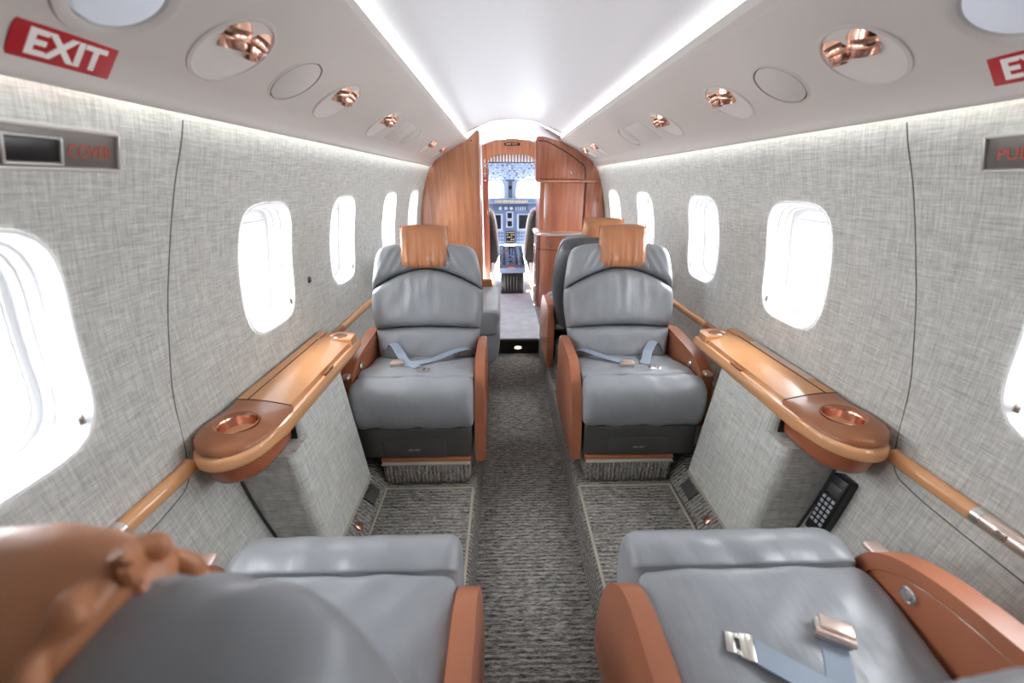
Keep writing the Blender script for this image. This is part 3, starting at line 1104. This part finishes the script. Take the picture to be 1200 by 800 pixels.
    mk('rim', [xf(q, m) for q in (rbox((0, .031, .004), (.30, .007, .012), .003), rbox((0, -.031, .004), (.30, .007, .012), .003), rbox((.148, 0, .004), (.007, .066, .012), .003), rbox((-.148, 0, .004), (.007, .066, .012), .003))], 'platelip', e)
    mk('finger_slot', xf(rbox((0, -.004, .005), (.078, .034, .004), .0018), m), 'black', e)
    mk('slot_rim', [xf(q, m) for q in (rbox((0, .016, .006), (.088, .005, .008), .002), rbox((0, -.024, .006), (.088, .005, .008), .002), rbox((.042, -.004, .006), (.005, .044, .008), .002), rbox((-.042, -.004, .006), (.005, .044, .008), .002))], 'platelip', e)
    text('lettering', 'PULL', .030, m @ Matrix.Translation((-.094, -.003, .0055)), 'orangetext', e, .0003)
    text('lettering', 'COVER', .030, m @ Matrix.Translation((.094, -.003, .0055)) @ Matrix.Diagonal((.82, 1, 1, 1)), 'orangetext', e, .0003)
# grommet on left wall
g = mk('wall_grommet', lathe([(0, .006), (.006, .006), (.008, .004), (.013, .004), (.014, 0), (0, 0)], 20, frame((-wx(.843), 1.69, .843), (0, 1, 0), (0, 0, 1))), 'dark')
tag(g, 'tiny dark round grommet between two windows on the left wall', 'grommet')

# ---------------------------------------------------------------- phone handset beside the right seat
hm = frame((.845, .925, .335), (.48, .80, 0), (-.10, .22, .95))
hm = frame((.835, .925, .335), Vector((.10, -.99, .0)), Vector((.20, .12, .96)))
e = empty('phone_handset', hm.translation)
tag(e, 'black cordless phone handset with pale keys tucked below the right console', 'phone')
hm.translation = (0, 0, 0)
mk('body', xf(rbox((0, 0, -.026), (.056, .20, .062), .008, 3), hm), 'black', e)
mk('cradle', xf(rbox((.004, -.01, -.062), (.066, .21, .02), .008, 3), hm), 'black', e)
mk('display', xf(rbox((0, .055, .0055), (.038, .03, .002), .0008), hm), 'dark', e)
kp = []
for r_ in range(6):
    for c_ in range(3):
        kp.append(xf(rbox((-.015 + c_ * .015, .022 - r_ * .0165, .006), (.010, .010, .003), .001, 1), hm))
o = mk('keypad', kp, 'phonekey', e)
o['kind'] = 'stuff'

# ---------------------------------------------------------------- forward bulkhead
YB = 4.2


def side_outline(x_in, ztop_in):
    pts = [(wx(z) - .004, z) for z in (0.0, .2, .4, .6, .7, .8, .9, 1.0, 1.1, 1.2, 1.3)] + [(.79, 1.345), (.735, 1.405), (.65, 1.46), (.55, 1.517), (.45, 1.564)]
    return pts


ol = [(-x, z) for x, z in side_outline(0, 0)] + [(-.335, 1.66), (-.33, 1.655), (-.33, 0.)]
mfr = frame((0, YB, 0), (1, 0, 0), (0, 0, 1))        # local z looks at the camera (-y)
e = empty('wall_front', (0, YB, 0))
tag(e, kind='structure')
mk('wood_panel', xf(prism(ol, -.05, 0, None, .002), frame((0, 0, 0), (1, 0, 0), (0, 0, 1))), 'wood', e)
mk('edge_strip', box2((-.332, -.012, 0), (-.318, .05, 1.652), .004), 'wood', e)
mk('chrome_strip', box2((-.318, .012, 0), (-.312, .055, 1.63), .002), 'chrome', e)
b = mk('screw_cap', lathe([(0, .003), (.006, .003), (.007, 0)], 10, frame((-.39, -.001, 1.575), (1, 0, 0), (0, 0, 1))), 'black', e)
# door frame
YD = 4.78
e = empty('door_1', (0, YD, 0))
tag(e, kind='structure')
mk('jamb', box2((-.40, 0, 0), (-.255, .06, 1.50), .004), 'woodred', e)
mk('jamb', box2((.275, 0, 0), (.42, .06, 1.50), .004), 'woodred', e)
outer = [(x, arch_z(x, 1.645, .15)) for x in ARCH]
inner = [(x, 1.495 - .07 * (x / .27) ** 4) for x in [.275 - .53 * k / 16 for k in range(17)]]
mk('arch', xf(prism(outer + [(.42, 1.40), (.28, 1.40)] + inner + [(-.26, 1.40), (-.40, 1.40)], -.06, .004, None, .002), frame((0, 0, 0), (1, 0, 0), (0, 0, 1))), 'wood', e)
mk('jamb_light_line', box2((-.33, -.06, 0), (-.318, .0, 1.58), .002), 'white', e)  # white strip in place of the line of light beside the jamb
mk('door_pull', lathe([(0, 0), (.02, 0), (.024, .006), (.016, .008), (0, .004)], 16, frame((-.262, -.002, .90), (.35, 0, 0), (0, 0, 1)) @ Matrix.Diagonal((.5, 1.9, 1, 1))), 'chrome', e)
sgn = empty('exit_sign', (-.292, YD - .005, 1.19))
tag(sgn, 'vertical white EXIT lettering with arrow on the cockpit door jamb', 'sign')
for k, ch in enumerate('EXIT'):
    text('lettering', ch, .050, frame((0, 0, .235 - k * .046), (1, 0, 0), (0, 0, 1)), 'lettering', sgn, .0005, .002)
mk('red_tab', box2((-.018, -.001, .02), (.018, .002, .066), .0), 'red', sgn)
mk('arrow', xf(prism([(.022, 0), (.002, .02), (.002, .007), (-.02, .007), (-.02, -.007), (.002, -.007), (.002, -.02)], 0, .002), frame((0, -.0015, .043), (1, 0, 0), (0, 0, 1)) @ Matrix.Scale(.75, 4)), 'lettering', sgn)
sl = empty('arch_sign_light', (.0, YD - .006, 1.59))
tag(sl, 'small dark pill shaped sign with two copper lights on the door arch', 'sign')
mk('housing', rbox((0, 0, 0), (.17, .012, .03), .0058, 3), 'black', sl)
for s in (-.038, .03):
    mk('lens', rbox((s, -.005, 0), (.055, .006, .013), .0025, 2), 'copper', sl)

# right galley cabinet
e = empty('galley_cabinet', (.55, YB, 0))
tag(e, 'glossy cherry wood galley cabinet with curved counter right of the cockpit door', 'cabinet')
mf = frame((-.55, 0, 0), (1, 0, 0), (0, 0, 1))
rt = side_outline(0, 0)
up = [p for p in rt if p[1] >= 1.2]
upo = [(.21, 1.235), (.21, 1.60), (.235, 1.612), (.30, 1.606), (.44, 1.570)] + up[::-1] + [(wx(1.235) - .004, 1.235)]
mk('upper_body', xf(prism(upo, -.20, 0, None, .002), mf), 'woodred', e)
dr = [(.23, 1.245), (.23, 1.57), (.30, 1.568), (.42, 1.51), (.56, 1.43), (.66, 1.36), (.68, 1.31), (.68, 1.245)]
dd = mk('upper_door', xf(prism(dr, 0, .014, None, .004), mf), 'woodred', e)
mk('door_groove', xf(tube([(x + (.006 if x > .4 else 0), z + .006, .001) for x, z in dr[1:]], .004, 6), mf), 'seam', e)
mk('catch', xf(rbox((.545, 1.30, .018), (.016, .022, .012), .004), mf), 'chrome', dd)
mk('shelf_strip', xf(rbox((.555, 1.226, .0), (.68, .022, .05), .006), mf), 'wood', e)
lo_in = .255
lows = [(lo_in, .74), (lo_in, 1.215)] + [(wx(z) - .004, z) for z in (1.215, 1.1, 1.0, .9, .8, .74)]
mk('middle_body', xf(prism(lows, -.45, -.015, None, .002), mf), 'woodred', e)
# curved tambour door: quarter-round column of veneer
rg = []
for z in (.76, .9, 1.05, 1.21):
    rg.append([(x - .55, yy, z) for x, yy in [(.275, .10), (.28, .05), (.30, .012), (.34, -.006), (.42, -.012), (.55, -.014), (.68, -.012), (.68, .02), (.3, .10)]])
mk('middle_door', loft(rg), 'woodred', e, ang=50)
mk('chrome_strip', box2((.262 - .55, .02, .76), (.272 - .55, .04, 1.21), .003), 'chrome', e)
mk('door_groove', box2((.682 - .55, -.015, .76), (.686 - .55, .0, 1.21), .0), 'seam', e)
mk('side_door', box2((.70 - .55, -.012, .76), (.86 - .55, .01, 1.21), .004), 'woodred', e)
co = catmull([(.215, .3), (.205, .08), (.225, -.06), (.30, -.15), (.42, -.19), (.60, -.20), (.84, -.20)], 6) + [(.84, .3)]
mk('countertop', prism([(x - .55, y) for x, y in co], .735, .762, None, .006, 3), 'rose', e)
co2 = [(x - .55 + .012, y + .015) for x, y in co]
mk('base_cabinet', prism(co2, .001, .735, None, .002), 'woodred', e)
mk('counter_edge', tube([(x - .55 - .002, y - .002, .745) for x, y in co[:-1]], .006, 8), 'chrome', e)
mk('door_groove', tube([(x - .55 + .010, y + .012, .60) for x, y in co[:-1]], .0035, 6), 'seam', e)
mk('door_groove', box2((.245 - .55, -.085, .0), (.249 - .55, -.06, .735), 0), 'seam', e)
mk('chrome_strip', box2((.222 - .55, -.05, .05), (.232 - .55, -.03, .73), .003), 'chrome', e)
mk('knob', lathe([(0, .02), (.012, .018), (.014, .01), (.008, 0)], 14, frame((.34 - .55, -.165, .66), (1, 0, 0), (0, 0, 1))), 'chrome', e)
mk('knob', lathe([(0, .02), (.012, .018), (.014, .01), (.008, 0)], 14, frame((.30 - .55, -.14, .25), (1, 0, 0), (0, 0, 1))), 'chrome', e)

# step lamp
e = empty('step_light', (.012, 3.186, -.075))
tag(e, 'small warm glowing light in the dark riser of the cockpit step', 'lamp')
mk('bezel', rbox((0, 0, 0), (.14, .008, .045), .003), 'black', e)
mk('bulb', xf(lathe([(0, .006), (.6, .005), (.95, .002), (1, 0)], 20), frame((0, -.004, 0), (1, 0, 0), (0, 0, 1)) @ Matrix.Diagonal((.030, .014, 1, 1))), 'warm', e)
o = mk('trim_6', box2((-.205, 3.184, ZA), (.185, 3.19, -.02), 0), 'black')
tag(o, kind='structure')

# ---------------------------------------------------------------- cockpit
portal('window_portal', (0, 6.0, 1.16), (-PI / 2, 0, 0), 1.6, .32)
for sg in (-1, 1):
    o = mk('wall_cockpit_' + SIDE[sg], box2((sg * .80, 4.84, 0), (sg * .84, 6.1, .95)), 'cockpitlt')
    tag(o, kind='structure')
    o = mk('window_%d' % winno, box2((sg * .905, 5.0, .95), (sg * .912, 5.75, 1.30)), 'glass')
    winno += 1
    tag(o, kind='structure')
    portal('window_portal', (sg * .99, 5.375, 1.125), (PI / 2, 0, sg * PI / 2), .75, .35)
    o = mk('wall_bulkhead_' + SIDE[sg], box2((sg * .40, 4.80, 0), (sg * .84, 4.84, 1.64)), 'cockpitlt')
    tag(o, kind='structure')
o = mk('ceiling.002', box2((-.90, 4.84, 1.60), (.90, 6.1, 1.64)), 'cockpitlt')
tag(o, kind='structure')
e = empty('overhead_panel', (0, 5.3, 1.37))
tag(e, 'sloping blue grey cockpit overhead panel crowded with switches', 'panel')
pm = frame((0, 0, 0), (1, 0, 0), (0, -.70, .25))   # local: x right, y up the slope, z into the cockpit
mk('plate', xf(box2((-.55, -.37, -.03), (.55, .37, 0), .004), pm), 'cockpit', e)
sw = []
for r_ in range(7):
    for c_ in range(22):
        if random.random() < .82:
            sw.append(xf(rbox((-.30 + c_ * .0285 + random.uniform(-.004, .004), -.29 + r_ * .075 + random.uniform(-.008, .008), .006), (random.choice((.01, .014, .02)), .024, .012), .002, 1), pm))
o = mk('switches', sw[::2], 'cockpitlt', e)
o['kind'] = 'stuff'
o = mk('dark_switches', sw[1::6], 'black', e)
o['kind'] = 'stuff'
o = mk('slate_switches', sw[3::4], 'cockpitdk', e)
o['kind'] = 'stuff'
for k in range(3):
    mk('gauge', lathe([(0, .012), (.026, .012), (.030, .008), (.030, 0)], 18, pm @ Matrix.Translation((-.225 + k * .075, .262, 0)) @ Matrix.Diagonal((.85, 1.6, 1, 1))), 'screen', e)
vg = empty('vent_grille', (0, 4.89, 1.50))
tag(vg, 'pale slatted grille at the top of the cockpit doorway', 'grille')
mk('backing', box2((-.40, .03, -.09), (.40, .05, .09), 0), 'cockpitdk', vg)
for k in range(17):
    x = -.27 + k * .034
    mk('slat', box2((x, -.012, -.075), (x + .021, .03, .09), .003, 1), 'white', vg)
# windscreen
for k, (x0, x1) in enumerate(((-.78, -.085), (.085, .78))):
    wn = empty('window_%d' % winno, ((x0 + x1) / 2, 5.9, 1.14))
    winno += 1
    tag(wn, kind='structure')
    h = (x1 - x0) / 2
    mk('window_pane', box2((-h, -.004, -.14), (h, .004, .16), 0), 'glass', wn)
    mk('window_frame', [box2((-h, -.02, .085), (h, .02, .5), .0), box2((-h, -.02, -.9), (h, .02, -.11), 0)], 'cockpitlt', wn)
o = mk('trim_7', xf(prism([(-.085, -.16), (.085, -.16), (.085, .02), (.13, .13), (-.13, .13), (-.085, .02)], -.03, .03, None, .004), frame((0, 5.87, 1.14), (1, 0, 0), (0, 0, 1))), 'cockpitlt')
tag(o, kind='structure')
e = empty('compass', (0, 5.82, 1.13))
tag(e, 'dark compass column on the windscreen centre post', 'compass')
mk('column', rbox((0, 0, -.01), (.055, .03, .22), .006), 'cockpitdk', e)
mk('dial', lathe([(0, .012), (.02, .012), (.025, .006), (.025, 0)], 18, frame((0, -.015, .02), (1, 0, 0), (0, 0, 1))), 'screen', e)
mk('clamp', rbox((0, -.005, .115), (.12, .04, .035), .008), 'cockpitdk', e)
for s in (-1, 1):
    vz = mk('sun_visor', tube([(s * .06, 5.80, 1.262), (s * .16, 5.78, 1.255), (s * .33, 5.76, 1.245)], .011, 8), 'black')
    tag(vz, 'dark sun visor rod at the %s of the windscreen post' % SIDE[s], 'visor')
# glareshield and instrument panel
e = empty('instrument_panel', (0, 5.72, .40))
tag(e, 'blue grey cockpit instrument panel with dark displays below the windscreen', 'panel')
pz = lambda z: z - .40
mk('glareshield', box2((-.78, -.12, pz(.955)), (.78, .14, pz(1.02)), .012), 'cockpit', e)
an = [rbox((-.19 + k * .027, -.122, pz(.985)), (.016, .006, .032 if k % 3 else .022), .001, 1) for k in range(16)]
o = mk('annunciator_lights', an, 'amber', e)
o['kind'] = 'stuff'
mk('board', box2((-.78, 0, pz(.42)), (.78, .03, pz(.95)), .002), 'cockpit', e)
mk('recess_band', box2((-.235, -.008, pz(.862)), (.235, .002, pz(.945)), .002), 'cockpitdk', e)
gs = [lathe([(0, .006), (.02, .006), (.022, 0)], 14, frame((x, -.008, pz(.892)), (1, 0, 0), (0, 0, 1))) for x in (-.135, -.06, .012)] + [rbox((.075 + k * .03, -.010, pz(.89)), (.016, .008, .05), .002, 1) for k in range(5)]
o = mk('gauges', gs, 'cockpitlt', e)
o['kind'] = 'stuff'
for x in (-.19, .175):
    f_ = mk('display_bezel', rbox((x, -.006, pz(.715)), (.175, .014, .215), .006), 'cockpitlt', e)
    mk('screen', rbox((x, -.012, pz(.718)), (.125, .006, .18), .002), 'screen', f_)
for z in (.80, .695):
    f_ = mk('display_bezel', rbox((-.01, -.006, pz(z)), (.09, .014, .10), .006), 'cockpitlt', e)
    mk('screen', rbox((-.01, -.012, pz(z)), (.062, .006, .07), .002), 'screen', f_)
mk('radio_stack', rbox((0, -.008, pz(.515)), (.12, .016, .16), .004), 'screen', e)
leg = [rbox((-.04 + c_ * .027, -.017, pz(.46 + r_ * .03)), (.02, .004, .012), .001, 1) for r_ in range(5) for c_ in range(4) if random.random() < .8]
o = mk('radio_legends', leg, 'amber', e)
o['kind'] = 'stuff'
kn = [lathe([(0, .012), (.008, .012), (.010, 0)], 8, frame((s * (.10 + .035 * c_), 0, pz(.46 + r_ * .045)), (1, 0, 0), (0, 0, 1))) for s in (-1, 1) for c_ in range(3) for r_ in range(4)]
o = mk('knobs', kn, 'cockpitlt', e)
o['kind'] = 'stuff'
# pedestal
e = empty('centre_pedestal', (0, 5.1, 0))
tag(e, 'blue grey cockpit centre pedestal with throttle levers over a dark base', 'pedestal')
sec = [(-.46, .25), (-.47, .31), (-.44, .335), (.55, .415), (.55, .25)]
mk('top', loft([[(x, y, z) for y, z in sec] for x in (-.15, -.145, .145, .15)]), 'cockpit', e, ang=30)
mk('base', box2((-.13, -.43, .001), (.13, .5, .25), .006), 'black', e)
mk('base_ribs', [rbox((-.085 + k * .034, -.433, .12), (.012, .008, .17), .003, 1) for k in range(5)], 'dark', e)
kn = []
for r_ in range(9):
    for c_ in range(8):
        if abs(c_ - 3.5) > 1 or r_ % 2:
            y = -.40 + r_ * .1
            kn.append(rbox((-.125 + c_ * .0357, y, .342 + (y + .44) * .081), (.022, .03, .016), .004, 1))
o = mk('switches', kn[::2], 'cockpitlt', e)
o['kind'] = 'stuff'
o = mk('dark_switches', kn[1::2], 'black', e)
o['kind'] = 'stuff'
for s in (-.022, .012):
    lv = mk('throttle_lever', tube([(s, .05, .37), (s, .02, .44), (s, -.02, .475)], .008, 8), 'black', e)
    mk('grip', rbox((s, -.03, .478), (.03, .03, .024), .008), 'black', lv)
mk('orange_lever', tube([(-.05, .0, .43), (-.13, -.02, .425)], .008, 8), 'orangelever', e)
mk('lever_arch', tube([(.05 * math.cos(a), .2, .39 + .05 * math.sin(a)) for a in [k * PI / 10 for k in range(11)]], .01, 8), 'dark', e)
mk('red_handle', rbox((-.01, -.47, .318), (.08, .02, .014), .004), 'orangelever', e)
# pilot seats
for sg in (-1, 1):
    e = empty('pilot_seat', (sg * .43, 4.98, 0))
    tag(e, 'dark pilot seat back with cream sheepskin edge on the %s of the pedestal' % SIDE[sg], 'seat', 'pilot seats')
    ol = [(.19, .20), (.265, .36), (.215, .80), (.18, .90), (.0, .93), (-.2, .93), (-.2, .20)]
    ol = [(-sg * x, z) for x, z in ol]
    mk('backrest', xf(prism(ol, -.06, .06, None, .02, 3), frame((0, 0, 0), (1, 0, 0), (0, 0, 1))), 'pilot', e)
    mk('sheepskin', tube(catmull([(-sg * .20, .05, .30), (-sg * .254, .05, .36), (-sg * .252, .05, .56), (-sg * .226, .05, .80), (-sg * .17, .05, .915), (0, .05, .945)], 6), .022, 8), 'cream', e)
    mk('seat_cushion', rbox((0, .2, .25), (.45, .45, .16), .05, 3), 'cream', e)
    mk('armrest', rbox((-sg * .235, .16, .39), (.055, .32, .05), .02, 3), 'cream', e)
    mk('base', box2((-.16, -.02, 0), (.16, .35, .20), .01), 'dark', e)
    mk('shoulder_strap', ribbon(catmull([(-sg * .205, -.075, .32), (-sg * .20, -.09, .2), (-sg * .23, -.11, .08), (-sg * .20, -.20, .012), (-sg * .27, -.27, .010)], 6), .035, .004, (0, -1, .3)), 'cream', e)
